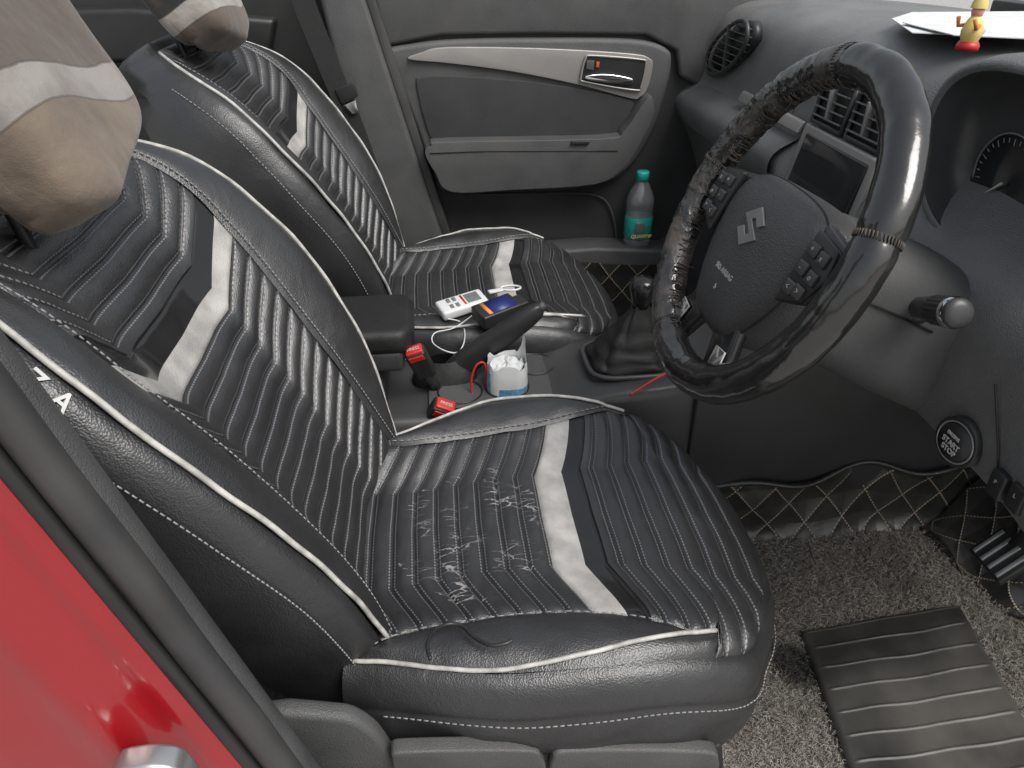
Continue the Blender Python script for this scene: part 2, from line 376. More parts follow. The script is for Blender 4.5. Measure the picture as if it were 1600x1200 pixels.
def seat(Yc,lean,label,driver):
    CL=.505 if driver else .475; dz=-.010 if driver else 0
    root=empty('car_seat',(X0,Yc,.1),label,'car seat','front seats')
    L=math.radians(lean); hv=V((-math.sin(L),0,math.cos(L))); nv=V((math.cos(L),0,math.sin(L))); O=V((X0-.012,Yc,.325+dz))
    S=lambda w,b: cush(w,b,Yc,CL,dz)
    ring=[S(-Wc(b),b) for b in lin(-.04,1,34)]+[S(w,1) for w in lin(-Wc(1),Wc(1),16)[1:-1]]+[S(Wc(b),b) for b in lin(1,-.04,34)]
    n=len(ring); rows=[]
    outs=[]
    for i in range(n):
        a=ring[max(0,i-2)];b=ring[min(n-1,i+2)]; t=(b-a); o=V((t.y,-t.x,0)).normalized()
        outs.append(-o if o.dot(ring[i]-V((.1,Yc,0)))<0 else o)
    prof=[(0,0),(.008,.003),(.016,.012),(.022,.03),(.0215,.048),(.019,.052),(.0225,.058),(.024,.08),(.02,.11),(.01,.145),(-.01,.175)]
    for j,(o,d) in enumerate(prof):
        r=[]
        for i in range(n):
            p=ring[i]+outs[i]*o-V((0,0,d*(1.0+.25*max(0,(ring[i].x-.2)/.2))))
            am=.008*ss((d-.06)/.08); p+=outs[i]*am*math.sin(ring[i].x*60+d*70+4*noise.noise(p*11)); p+=outs[i]*.005*noise.noise(p*9)
            r.append(p)
        rows.append(r)
    base=grid('cushion',rows,M['leather'],root,sub=1)
    stitchline('seam_stitching',[p+outs[i]*.003+V((0,0,.004)) for i,p in enumerate(rows[6])][3:-3],base)
    inset=lambda b: .026*ss((b-.25)/.60)
    wpf=lambda b: Wc(b)-max(.078*max(0,math.sin(PI*min(1,max(0,(b+.02)/.86))))**.75,inset(b)+.004 if b>.35 else 0) if b<.83 else Wc(b)
    pitch=.0285/CL
    s1=round(.45/pitch)-.0
    quilt(S,wpf,-.06,1.0,pitch,.075,(s1,s1+2.4,s1+1.4),base,(M['quiltc'] if driver else M['quilt'],M['stripe'],M['gloss']),shift=Yc*9)
    for sg in(-1,1):
        bs=lin(-.02,.865,44); rws=[]
        for b in bs:
            wi,wo=(wpf(b),Wc(b)) if b<.83 else (Wc(b)-.036,Wc(b)-.002); dn=-.012*ss((b-.825)/.03)
            rws.append([S(sg*(wi+(wo-wi)*t),b)+V((0,0,dn+.007*math.sin(PI*t)**.6*min(1,(wo-wi)/.03)+.002*noise.noise(V((b*14,t*3,sg+Yc))))) for t in lin(0,1,12)])
        grid('side_bolster',rws,M['leather'],base)
        def pipz(b):
            wi,wo=wpf(b),Wc(b); pw=wo-inset(b); t=(pw-wi)/max(1e-6,wo-wi)
            return S(sg*pw,b)+V((0,0,.003+.007*max(0,math.sin(PI*min(1,max(0,t))))**.6*min(1,(wo-wi)/.03)+.002*noise.noise(V((b*14,t*3,sg+Yc)))))
        tube('white_piping',[pipz(b) for b in lin(-.02,.825,60)],.0026,M['pipe'],base)
        stitchline('seam_stitching',[S(sg*(wpf(b)+.004),b)+V((0,0,.006)) for b in lin(.02,.78,36)],base)
    def back(w,h):
        W=Wb(h); nn=spl(BHK,h)*ss((abs(w)-.06)/(W-.06))+.012*math.sin(PI*max(0,min(1,h/.4)))-.045*max(0,(h-.42)/.18)**2
        nn+=.003*noise.noise(V((w*8,h*8,Yc*3)))
        return O+hv*h+nv*nn+V((0,w,0))
    def nb(h): return (back(Wb(h),h)-O).dot(nv)
    rows=[]
    for h,k in [(x,1) for x in lin(-.20,.60,52)]+[(.607,.92),(.613,.75),(.617,.45),(.618,.12)]:
        hh=min(h,.60); W=Wb(hh); e=nb(hh)
        half=[(W*.0,(back(0,hh)-O).dot(nv)-.010),(W*.35,(back(W*.35,hh)-O).dot(nv)-.010),(W*.7,(back(W*.7,hh)-O).dot(nv)-.010),(W*.93,(back(W*.93,hh)-O).dot(nv)-.008),
              (W+.002,e-.002),(W+.013,e-.012),(W+.021,e-.035),(W+.022,e-.07),(W+.016,-.07),(W-.004,-.105),(W-.05,-.125),(W*.3,-.13)]
        sec=half+[(-a,b) for a,b in half[::-1]][:-1]
        mid=-.065
        r=[]
        for a,b in sec:
            p=O+hv*h+nv*(mid+(b-mid)*k)+V((0,a*(.5+.5*k),0)); p+=(nv*.6+V((0,math.copysign(1,a),0)))*.0025*noise.noise(p*10); r.append(p)
        rows.append(r)
    bk=grid('backrest',rows,M['leather'],root,cu=True)
    wpb=lambda h: Wb(h)-.085*max(0,math.sin(PI*min(1,max(0,(h+.02)/.62))))**.8
    pit=.0275; sb=round(.325/pit)
    quilt(back,wpb,-.05,.60,pit,.055,(sb,sb+2.4,sb+1.2),bk,(M['quilt'],M['stripe'],M['gloss']),shift=Yc*5+3,knee=.6)
    for sg in(-1,1):
        hs=lin(-.02,.595,50); rws=[]
        for h in hs:
            wi,wo=wpb(h),Wb(h)
            rws.append([back(sg*(wi+(wo-wi)*t),h)+nv*(.007*math.sin(PI*t)**.6*min(1,(wo-wi)/.03)+.002*noise.noise(V((h*12,t*3,sg+Yc)))) for t in lin(0,1,12)])
        grid('side_bolster',rws,M['leather'],bk)
        tube('white_piping',[back(sg*Wb(h),h)+nv*(.002+.0006*math.sin(h*80)) for h in hs],.0027,M['pipe'],bk)
        stitchline('seam_stitching',[back(sg*(wpb(h)+.004),h)+nv*.006 for h in hs[2:-2]],bk)
        stitchline('seam_stitching',[O+hv*h+nv*(nb(h)-.032)+V((0,sg*(Wb(h)+.0225),0)) for h in hs[2:-4]],bk)
    # headrest
    C=O+hv*(.685 if not driver else .648)+nv*(.012 if not driver else .020)+(V((.012,0,.010)) if not driver else V((.032,-.01,.018)))
    w0=-.055 if driver else 0.0
    rows=[];uv=[]
    for i in range(57):
        ph=-PI/2+PI*i/56; r=[]
        for j in range(80):
            th=2*PI*j/80
            c=lambda x,e: math.copysign(abs(x)**e,x)
            w=.122*c(math.cos(ph),.22)*c(math.cos(th),.34); d=.050*c(math.cos(ph),.28)*c(math.sin(th),.42); z=.100*c(math.sin(ph),.55)
            if z<0: z-=.045*max(0,1-abs(w-w0)/.17)*min(1,-z/.06)*(1 if d>-.02 else .3)
            p=C+V((0,w,0))+nv*d+hv*z; p+=nv*.006*noise.noise(p*13)+hv*.004*noise.noise(p*19+V((3,3,3)))+V((0,1,0))*.003*noise.noise(p*17+V((7,3,3))); r.append(p); uv.append((w,z))
        rows.append(r)
    grid('headrest',rows,M['head1'] if driver else M['head2'],root,cu=True,uv=uv)
    for sg in(-1,1): tube('headrest_post',[C+V((0,sg*.05,0))-hv*.20-nv*.088,C+V((0,sg*.05,0))-nv*.03-hv*.02],.006,M['black'],root)
    box('seat_base',(X0+.22,Yc,.16),(.44,.40,.12),M['black'],root,bevel=.02)
    return root,back,nb,hv,nv,O,bk
dr=seat(-.385,28,'near black quilted leather car seat with cracked cushion behind the steering wheel',True)
ps=seat(.36,28,'far black quilted leather car seat beside the closed door, dark headrest cover',False)
root,back,nb,hv,nv,O,bk=dr
for i,ch in enumerate('BREZZA'):
    h=.432+.0215*(5-i); W=Wb(h)
    dh=.01; tv=(O+hv*(h+dh)+nv*nb(h+dh)+V((0,-Wb(h+dh),0)))-(O+hv*h+nv*nb(h)+V((0,-W,0)))
    on=(nv*.74-V((0,.67,0))).normalized(); tv=(tv-on*tv.dot(on)).normalized(); yd=on.cross(tv); yd=yd if yd.dot(V((0,1,0)))>0 else -yd
    p=O+hv*h+nv*(nb(h)-.010)+V((0,-(W+.0105),0))+on*.0035
    text('embossed_lettering',ch,.020,p,-tv,yd,M['embl'],bk,ext=.0014,bold=.0003)
YT=-.655
plate('recliner_cover',[P(x,y,Y=YT) for x,y in[(395,1135),(520,1122),(575,1140),(610,1180),(650,1260),(470,1290)]],(0,.022,0),M['plastic'],root,bevel=.008,smooth=4)
plate('side_valance',[P(x,y,Y=YT+.02) for x,y in[(560,1165),(1130,1165),(1140,1300),(560,1300)]],(0,.03,0),M['black'],root,bevel=.006)
for pts in([(612,1186),(640,1176),(820,1174),(846,1186),(850,1209),(800,1228),(642,1226)],[(864,1186),(900,1174),(1098,1176),(1124,1190),(1118,1214),(1080,1228),(882,1224)]):
    plate('adjuster_lever',[P(x,y,Y=YT-.012) for x,y in pts],(0,.018,0),M['plastic'],root,bevel=.006,smooth=4)
# ---------------------------------------------------------------- near pillar and red body
pa=P(20,590,Y=-.74); pb=P(470,1190,Y=-.74); pd=(pb-pa).normalized()
A=pa-pd*.5; B=pb+pd*.5; px_=V((-pd.z,0,pd.x)); px_=px_ if px_.x<0 else -px_
pil=empty('door_pillar',(pb.x,-.76,0),'near door pillar with red painted body and black rubber seal','car pillar')
def strip(name,prof,mt,nn=24,**k):
    rows=[[A.lerp(B,t)+px_*q[0]+V((0,q[1]+.74,0)) for q in prof] for t in lin(0,1,nn)]
    return grid(name,rows,mt,pil,**k)
strip('pillar_trim',[(.10,-.62),(.05,-.66),(.015,-.70),(.004,-.725),(.012,-.738),(.036,-.745)],M['plastic'],sub=1)
strip('body_panel',[(.030,-.748),(.036,-.760),(.042,-.766),(.050,-.764),(.058,-.772),(.066,-.785),(.078,-.790),(.092,-.788),(.12,-.795),(.16,-.803),(.19,-.800),(.25,-.812),(.5,-.83)],M['red'],sub=1)
tube('rubber_seal',[A.lerp(B,t)+px_*(.016+.0006*math.sin(t*50))+V((0,.0,0)) for t in lin(0,1,60)],.0125,M['rubber'],pil,seg=16)
tube('rubber_seal',[A.lerp(B,t)+px_*.032+V((0,-.010,0)) for t in lin(0,1,30)],.006,M['black'],pil,seg=10)
st=P(222,1208,Y=-.815)
plate('striker_plate',[st+V((a,-.0,b)) for a,b in[(-.022,-.004),(-.006,.004),(.012,.002),(.024,-.010),(.024,-.05),(-.022,-.05)]],(0,.02,0),M['emblem'],pil,bevel=.004,smooth=3)
lathe('striker_bolt',st+V((-.004,-.002,-.008)),(0,-1,.1),[(.009,-.002),(.009,.003),(.006,.005),(.003,.004),(0,.004)],M['chrome'],pil,seg=20)
tube('striker_loop',[st+V((-.014,0,.0)),st+V((-.013,-.012,.003)),st+V((.012,-.014,-.002)),st+V((.013,-.0,-.006))],.0036,M['chrome'],pil)
# ---------------------------------------------------------------- far door
door=empty('car_door',(.35,.75,.0),'closed far car door with silver trim strip and inner handle','car door')
def dp(name,pts,Y,th,mt,bevel=.006,smooth=4,par=None):
    return plate(name,[P(x,y,Y=Y) for x,y in pts],(0,th,0),mt,par or door,bevel=bevel,smooth=smooth)
dp('door_panel',[(545,-90),(1260,-90),(1260,600),(750,600)],.745,.05,M['smooth'],smooth=0)
dp('upper_pad',[(566,-80),(1250,-80),(1250,130),(1100,140),(1062,120),(1058,80),(1010,56),(850,54),(690,56),(600,74)],.722,.03,M['plastic'],bevel=.01,smooth=0)
dp('trim_surround',[(596,84),(640,70),(720,62),(860,60),(990,62),(1042,76),(1050,100),(1040,150),(1024,200),(985,262),(930,292),(800,300),(700,304),(676,270),(650,200),(622,130)],.712,.04,M['plastic'],bevel=.012)
dp('fabric_insert',[(650,132),(662,120),(720,119),(850,130),(975,152),(990,164),(980,188),(958,212),(930,217),(760,219),(685,219),(668,205)],.706,.03,M['fabric'],bevel=.006)
dp('silver_strip',[(638,93),(660,82),(700,74),(850,76),(985,84),(1016,92),(1020,104),(1012,138),(1000,152),(985,154),(905,133),(800,112),(700,99)],.702,.03,M['silver'],bevel=.004)
hb=dp('handle_bezel',[(915,92),(925,87),(1000,93),(1009,100),(1002,134),(992,141),(915,128),(908,121)],.698,.02,M['black'],bevel=.003)
tube('bezel_rim',[P(x,y,Y=.697) for x,y in [(c.x,c.y) for c in crom([V((a,b,0)) for a,b in[(915,92),(925,87),(1000,93),(1009,100),(1002,134),(992,141),(915,128),(908,121)]],5)]],.0024,M['silver'],hb,closed=True)
dp('release_lever',[(918,118),(950,116),(985,122),(990,128),(975,132),(920,125)],.69,.012,M['chrome'],bevel=.003,par=hb)
dp('lock_switch',[(932,97),(937,97),(936,106),(931,105)],.692,.01,M['orangered'],bevel=.001,smooth=0,par=hb)
dp('lock_knob',[(917,95),(929,95),(928,110),(916,108)],.69,.01,M['plastic'],bevel=.001,smooth=0,par=hb)
ar=dp('armrest',[(664,240),(674,228),(700,222),(940,217),(975,205),(1000,170),(1018,150),(1022,180),(1000,225),(975,262),(930,288),(800,297),(705,300),(680,270)],.66,.07,M['plastic'],bevel=.016)
dp('window_switch',[(893,221),(922,221),(920,226),(892,226)],.654,.012,M['black'],bevel=.001,smooth=0,par=ar)
tube('armrest_seam',[P(x,y,Y=.659) for x,y in[(672,240),(760,236),(900,235),(965,236)]],.0012,M['black'],ar)
shelf=dp('map_pocket',[(735,405),(800,398),(930,388),(1046,392),(1066,372),(1082,330),(1100,290),(1150,290),(1180,560),(760,560)],.655,.09,M['plastic'],bevel=.01,smooth=0)
tube('pocket_edge',crom([P(x,y,Y=.738) for x,y in[(725,305),(820,303),(925,304),(955,330),(965,385)]],5,False),.003,M['plastic'],door)
pf=empty('door_pillar',(-.05,.72,0),'far grey door pillar carrying the seat belt','car pillar')
plate('pillar_trim',[P(x,y,Y=.69) for x,y in[(480,-80),(545,-80),(600,90),(700,395),(720,600),(640,600),(600,420),(560,250)]],(0,.06,0),M['plastic'],pf,bevel=.012)
plate('pillar_seal',[P(x,y,Y=.70) for x,y in[(545,-80),(560,-80),(616,90),(712,390),(725,600),(716,600),(700,395),(600,90)]],(0,.05,0),M['rubber'],pf,bevel=.004)
bl=empty('seat_belt',(-.1,.66,0),'black seat belt hanging on the far pillar','seat belt')
def ribbon(name,pts,wd,wdir,mt,parent):
    wdir=V(wdir)
    return grid(name,[[V(p)-wdir*wd/2,V(p),V(p)+wdir*wd/2] for p in pts],mt,parent,sub=1)
ribbon('webbing',[P(x,y,Y=.665) for x,y in[(452,-60),(480,20),(505,80),(527,135),(550,190),(600,330),(632,430)]],.046,(1,0,.25),M['belt'],bl)
plate('latch_tongue',[P(x,y,Y=.66) for x,y in[(522,140),(552,128),(560,150),(534,165)]],(0,.008,0),M['black'],bl,bevel=.003)
plate('tongue_plate',[P(x,y,Y=.658) for x,y in[(536,165),(556,157),(560,176),(548,180)]],(0,.003,0),M['chrome'],bl,bevel=.001)
rd=empty('rear_door',(-.8,.75,0),'dark rear door panel behind the far seat','car door')
plate('door_panel',[(-.16,.745,.05),(-.16,.745,.98),(-1.6,.745,.98),(-1.6,.745,.05)],(0,.04,0),M['black'],rd)
plate('armrest',[P(x,y,Y=.70) for x,y in[(-100,20),(200,12),(430,30),(420,90),(-100,110)]],(0,.06,0),M['black'],rd,bevel=.012)
# ---------------------------------------------------------------- bottle
bp=P(994,384,Y=.695)
bt=empty('water_bottle',bp,'clear plastic water bottle with teal cap and label in the far door pocket','bottle')
KB=1.18
lathe('bottle_body',bp,(0,0,1),[(r*KB,h) for r,h in[(0,0),(.024,.0),(.029,.006),(.030,.02),(.0285,.028),(.030,.034),(.030,.09),(.028,.096),(.030,.102),(.028,.108),(.0305,.114),(.0295,.13),(.025,.148),(.016,.165),(.0115,.175),(.0115,.182)]],M['clear'],bt)
lathe('paper_label',bp,(0,0,1),[(r*KB,h) for r,h in[(.0302,.030),(.0308,.031),(.0308,.084),(.0302,.085)]],M['teal'],bt)
lathe('screw_cap',bp,(0,0,1),[(0.0135,.176),(.0165,.177),(.0165,.196),(.015,.199),(0,.199)],M['tealcap'],bt)
box('label_picture',bp+V((-.004,-.0355,.062)),(.026,.004,.028),M['grey'],bt,bevel=.001)
text('label_lettering','QUAMTIP',.0125,bp+V((0,-.0385,.040)),(1,0,0),(0,0,1),M['yellow'],bt,bold=.0004)
# ---------------------------------------------------------------- dashboard
dash=empty('dashboard',(.75,0,.3),'grey textured dashboard with air vents and dark gauge cluster','dashboard')
pas=[(1.45,.82),(1.2,.85),(.95,.866),(.82,.868),(.735,.858),(.695,.83),(.677,.78),(.67,.72),(.664,.685),(.64,.67),(.617,.655),(.612,.63),(.63,.60),(.665,.55),(.70,.45),(.74,.36),(.95,.34)]
cen=[(1.45,.82),(1.2,.85),(.95,.866),(.82,.870),(.735,.862),(.69,.835),(.67,.79),(.664,.73),(.656,.69),(.645,.66),(.635,.62),(.625,.57),(.62,.52),(.60,.46),(.58,.42),(.60,.37),(.95,.34)]
drv=[(1.45,.82),(1.2,.85),(.95,.866),(.85,.872),(.77,.87),(.72,.85),(.69,.80),(.67,.75),(.63,.71),(.60,.69),(.582,.66),(.573,.62),(.57,.56),(.572,.51),(.585,.485),(.63,.48),(.95,.46)]
rows=[]
for Y,s,dx in[(.76,pas,-.01),(.72,pas,-.005),(.6,pas,0),(.4,pas,0),(.22,pas,.0),(.155,pas,0),(.13,cen,0),(0,cen,-.01),(-.12,cen,0),(-.15,drv,0),(-.25,drv,0),(-.36,drv,0),(-.48,drv,0),(-.60,drv,-.005),(-.68,drv,-.03),(-.72,drv,-.02)]:
    rows.append([V((x+dx,Y,z)) for x,z in s])
grid('dash_body',rows,M['dash'],dash,sub=2)
pn=[(.668,.688),(.640,.676),(.612,.660),(.606,.63),(.622,.60)]
grid('lower_trim',[[V((x-.006,Y,z)) for x,z in pn] for Y in(.70,.6,.4,.2,.165)],M['plasticL'],dash,sub=2)
plate('decor_strip',[(.660,.45,.715),(.660,.16,.715),(.651,.16,.695),(.651,.45,.695)],(-.008,0,0),M['silver'],dash,bevel=.003)
def vent(name,pts,X,slat,ns,vert=False):
    pr=crom([P(x,y,X=X) for x,y in pts],5)
    ct=sum(pr,V((0,0,0)))/len(pr)
    v=plate('air_vent',[p+V((.012,0,0)) for p in pr],(.02,0,0),M['black'],dash,bevel=0)
    tube('vent_bezel',pr,.0045,M['smooth'],v,closed=True,seg=10)
    z0=min(p.z for p in pr);z1=max(p.z for p in pr)
    for i in range(ns):
        z=z0+(z1-z0)*(i+.8)/(ns+.6)
        ys=[]
        for a in range(len(pr)):
            p,q=pr[a],pr[(a+1)%len(pr)]
            if (p.z-z)*(q.z-z)<0: ys.append(p.y+(q.y-p.y)*(z-p.z)/(q.z-p.z))
        if len(ys)>=2:
            box('vent_slat',(X+.004,(min(ys)+max(ys))/2,z),(.014,max(ys)-min(ys),.0025),M['plastic'],v,bevel=.0008,rot=Matrix.Rotation(.35,3,'Y'))
    box('vent_divider',(X+.002,ct.y,ct.z),(.012,.005,(z1-z0)*.8),M['plastic'],v,bevel=.001)
vent('v',[(1104,102),(1108,80),(1122,58),(1142,40),(1158,32),(1167,38),(1167,60),(1157,84),(1141,103),(1123,115),(1109,115)],.655,0,8)
def cvent(y0,y1):
    X=.655; z0,z1=.728,.80
    v=plate('air_vent',[(X+.004,y0,z1),(X+.004,y1,z1),(X-.006,y1,z0),(X-.006,y0,z0)],(.02,0,0),M['black'],dash,bevel=.002)
    tube('vent_bezel',[V((X+.002,y0,z1)),V((X+.002,y1,z1)),V((X-.010,y1,z0)),V((X-.010,y0,z0))],.005,M['smooth'],v,closed=True,seg=8)
    for i in range(5):
        z=z0+(z1-z0)*(i+.7)/5.3
        box('vent_slat',(X-.006+.01*(i/5),(y0+y1)/2,z),(.02,abs(y1-y0)-.006,.003),M['plasticL'],v,bevel=.001,rot=Matrix.Rotation(.3,3,'Y'))
    box('vent_divider',(X-.01,(y0+y1)/2,(z0+z1)/2),(.012,.006,.05),M['silver'],v,bevel=.001)
cvent(.115,.015); cvent(.0,-.10)
plate('display_frame',[(.638,.125,.722),(.638,-.115,.722),(.612,-.115,.585),(.612,.125,.585)],(.03,0,0),M['silver'],dash,bevel=.004)
plate('display_screen',[(.633,.105,.710),(.633,-.098,.710),(.610,-.098,.605),(.610,.105,.605)],(.02,0,0),M['glass'],dash,bevel=.003)
cc=V((.60,-.392,.785))
def se(a,b,e,n=64): return [(math.copysign(abs(math.cos(2*PI*i/n))**e,math.cos(2*PI*i/n))*a,math.copysign(abs(math.sin(2*PI*i/n))**e,math.sin(2*PI*i/n))*b) for i in range(n)]
rows=[]
for dx,a,b in[(.20,.17,.11),(.10,.165,.115),(.03,.155,.112),(.004,.147,.106),(0,.140,.100),(.004,.135,.096),(.03,.131,.092),(.065,.125,.086),(.068,.02,.02)]:
    rows.append([cc+V((dx+.18*z*-.5,-y,z)) for y,z in se(a,b,.75)])
cl=grid('instrument_cluster',rows[:6],M['dash'],dash,cu=True)
grid('cluster_recess',rows[5:],M['dial'],cl,cu=True)
for yy in(.055,-.062):
    g=cc+V((.060,yy,-.030))
    lathe('dial_plate',g+V((.004,0,0)),(-1,0,.09),[(.058,0),(.058,.004),(.054,.004),(0,.002)],M['glass'],cl)
    tube('gauge_ring',[g+V((-.001-.09*.055*math.sin(t),.055*math.cos(t),.055*math.sin(t))) for t in lin(0,2*PI,49)[:-1]],.0010,M['silver'],cl,closed=True)
    vs=[];fs=[]
    for i in range(25):
        t=math.radians(-40+260*i/24); v,f=tubegeo([g+V((-.002-.09*.05*math.sin(t),.050*math.cos(t),.050*math.sin(t))),g+V((-.002-.09*.044*math.sin(t),(.045 if i%3 else .042)*math.cos(t),(.045 if i%3 else .042)*math.sin(t)))],.0006,seg=4,off=len(vs)); vs+=v;fs+=f
    mk('gauge_ticks',vs,fs,M['emb'],cl)
    tube('gauge_needle',[g+V((-.004,0,0)),g+V((-.003,.03,-.025))],[.0016,.0006],M['ink'],cl)
sb=P(1500,690,X=.563)
lathe('start_button',sb,(-1,-.15,.05),[(.029,-.004),(.029,.006),(.026,.008),(.0245,.006),(.022,.006),(.021,.010),(0,.011)],M['black'],dash)
lathe('button_ring',sb,(-1,-.15,.05),[(.0225,.006),(.0235,.0085),(.0250,.0075)],M['emblem'],dash)
for j,(t,z) in enumerate((('ENGINE',.010),('START',.0),('STOP',-.009))):
    text('button_lettering',t,.0095 if j else .0055,sb+V((-.0125,-.002,z)),(0,-1,0),(0,0,1),M['ink'],dash,bold=.0001)
for k in range(2):
    q=P(1562+30*k,757+22*k,X=.560); sw=box('rocker_switch',q,(.012,.021,.030),M['black'],dash,bevel=.003)
    text('switch_symbol',('P','L','=')[k],.006,q+V((-.0065,0,.004)),(0,-1,0),(0,0,1),M['emb'],sw)
tube('panel_seam',[P(x,y,X=.563) for x,y in[(1555,600),(1560,700),(1556,790)]],.0012,M['black'],dash)
box('windscreen_edge',(1.40,0,.83),(.06,1.5,.05),M['black'],dash)
# ---------------------------------------------------------------- steering wheel
WC=V((.366,-.36,.720)); ti=math.radians(25); wa=V((0,-1,0)); wbv=V((math.sin(ti),0,math.cos(ti))); wn=V((-math.cos(ti),0,math.sin(ti)))
def W3(a,b,n=0): return WC+wa*a+wbv*b+wn*n
sw=empty('steering_wheel',W3(0,0,-.05),'black leather covered steering wheel with torn lacing and metal emblem','steering wheel')
R=.184
SEAMS=(18,100,172,248)
rows=[]
for i in range(240):
    t=2*PI*i/240; r=[]; td=math.degrees(t)
    rag=1 if 96<td<255 else 0
    for j in range(24):
        s=2*PI*j/24; rr=.0225+.0012*noise.noise(V((math.cos(t)*9,math.sin(t)*9,math.cos(s)*1.5)))
        if rag: rr+=.0018*noise.noise(V((math.cos(t)*34,math.sin(t)*34,s*1.5)))-.0008
        for sa in SEAMS: 
            d=abs((td-sa+180)%360-180)
            if d<3: rr-=.002*(1-d/3)
        r.append(W3(math.cos(t)*(R+rr*math.cos(s)),math.sin(t)*(R+rr*math.cos(s)),rr*math.sin(s)*.95))
    rows.append(r)
rim=grid('rim',rows,M['rim'],sw,cu=True,cv=True)
vs=[];fs=[]
for i in range(92,258,2):
    if random.random()<.38: continue
    t=math.radians(i+random.uniform(-1.2,1.2)); t2=t+math.radians(random.uniform(-.6,3.0))
    for (s1,s2) in((PI*random.uniform(.82,.92),PI*random.uniform(1.05,1.16)),(PI*random.uniform(1.05,1.16),PI*random.uniform(.82,.92))):
        pts=[]
        for q in lin(0,1,5):
            s=s1+(s2-s1)*q; tt=t+(t2-t)*q; rr=.0224+random.uniform(-.0006,.0014)
            pts.append(W3(math.cos(tt)*(R+rr*math.cos(s)),math.sin(tt)*(R+rr*math.cos(s)),rr*math.sin(s)))
        v,f=tubegeo(pts,random.uniform(.0004,.0009),seg=5,off=len(vs)); vs+=v;fs+=f
    if random.random()<.6:
        s=PI*random.uniform(.85,1.1); p=W3(math.cos(t)*(R-.0225),math.sin(t)*(R-.0225),.022*math.sin(s)); q=p+V((random.uniform(-.01,.01),random.uniform(-.01,.01),random.uniform(-.012,.004)))
        v,f=tubegeo([p,p.lerp(q,.5)+V((.002,.002,0)),q],.0005,seg=4,off=len(vs)); vs+=v;fs+=f
mk('lacing',vs,fs,M['lace'],rim)
for sa in SEAMS:
    vs=[];fs=[]
    for k in range(40):
        s=2*PI*k/40; d=math.radians(.9)
        t=math.radians(sa); rr=.0218
        pts=[W3(math.cos(t+q)*(R+rr*math.cos(s+e)),math.sin(t+q)*(R+rr*math.cos(s+e)),rr*math.sin(s+e)) for q,e in((-d,-.03),(0,0),(d,.03))]
        v,f=tubegeo(pts,.0008,seg=5,off=len(vs)); vs+=v;fs+=f
    mk('seam_lacing',vs,fs,M['lace'],rim)
HB=-.018; HN=-.020
hubo=crom([V((p[0]*1.05,p[1]*1.05,0)) for p in[(-.082,.058),(-.04,.068),(.04,.068),(.082,.058),(.098,.035),(.098,.0),(.085,-.045),(.055,-.092),(.03,-.105),(-.03,-.105),(-.055,-.092),(-.085,-.045),(-.098,.0),(-.098,.035)]],4)
rows=[]
for k,n in[(.98,-.035),(1.0,0),(.985,.010),(.95,.018),(.88,.025),(.72,.030),(.5,.033),(.25,.0345),(.01,.035)]:
    rows.append([W3(p.x*k,p.y*k+HB,n+HN) for p in hubo])
hub=grid('airbag_cover',rows,M['hub'],sw,cu=True)
tube('cover_seam',[W3(p.x*.985,p.y*.985+HB,.0105+HN) for p in hubo],.0012,M['black'],hub,closed=True)
E=[(-.95,.32),(0,1),(.95,.42),(.52,.14),(.02,.45),(-.22,.28),(.95,-.32),(0,-1),(-.95,-.42),(-.52,-.14),(-.02,-.45),(.22,-.28)]
plate('emblem',[W3(x*.026,-.004+y*.024,.0340+HN) for x,y in E],wn*.0025,M['emblem'],hub,bevel=.0004,flat=True)
text('cover_lettering','SRS AIRBAG',.0092,W3(0,-.062,.0335+HN),wa,wbv,M['emb'],hub,bold=.0001,ext=.0004)
text('cover_lettering','b',.0092,W3(0,-.082,.0330+HN),wa,wbv,M['emb'],hub,ext=.0004)
for sg in(-1,1):
    sp=plate('spoke',[W3(sg*x,y,-.006) for x,y in[(.07,.045),(.12,.036),(.168,.03),(.168,-.018),(.12,-.034),(.07,-.055)]],wn*-.02,M['smooth'],sw,bevel=.006)
    pl=plate('button_pod',[W3(sg*x,y,-.002) for x,y in[(.100,.036),(.146,.030),(.156,.002),(.142,-.030),(.102,-.045)]],wn*.009,M['black'],sp,bevel=.003)
    for (x,y) in((.116,.018),(.137,.016),(.116,-.002),(.139,-.004),(.116,-.024),(.134,-.022)):
        box('button',W3(sg*x,y,.0085),(.005,.017,.014),M['smooth'],sp,bevel=.002,rot=Matrix((wn,wa,wbv)).transposed())
    for (x,y,tx) in((.116,.018,'+'),(.137,.016,'x'),(.116,-.002,'-'),(.139,-.004,'o'),(.116,-.024,'<'),(.134,-.022,'>')):
        text('button_symbol',tx,.009,W3(sg*x,y,.0112),wa,wbv,M['emb'],sp)
    lo=plate('lower_spoke',[W3(sg*x,y,-.004) for x,y in[(.01,-.105),(.06,-.090),(.09,-.155),(.045,-.175)]],wn*-.016,M['gloss'],sw,bevel=.005)
    plate('spoke_insert',[W3(sg*x,y,-.003) for x,y in[(.05,-.130),(.074,-.127),(.081,-.150),(.056,-.160)]],wn*.003,M['chrome'],lo,bevel=.001)
rows=[]
for d,s in[(.03,.75),(.035,.9),(.06,.98),(.12,1.05),(.20,1.12),(.32,1.15)]:
    rows.append([W3(y*s,z*s-.03,-d) for y,z in se(.078,.078,.6,32)])
colm=grid('column_shroud',rows,M['plastic'],sw,cu=True)
tube('shroud_seam',[W3(.078*s+.001,-.012,-d) for d,s in[(.06,.98),(.12,1.05),(.20,1.12)]],.0014,M['black'],colm)
q0=P(1425,478,Y=-.43); q1=P(1500,490,Y=-.515)
stk=empty('control_stalk',q0,'black light stalk with a silver ring right of the steering column','control stalk')
ax=(q1-q0).normalized(); LL=(q1-q0).length
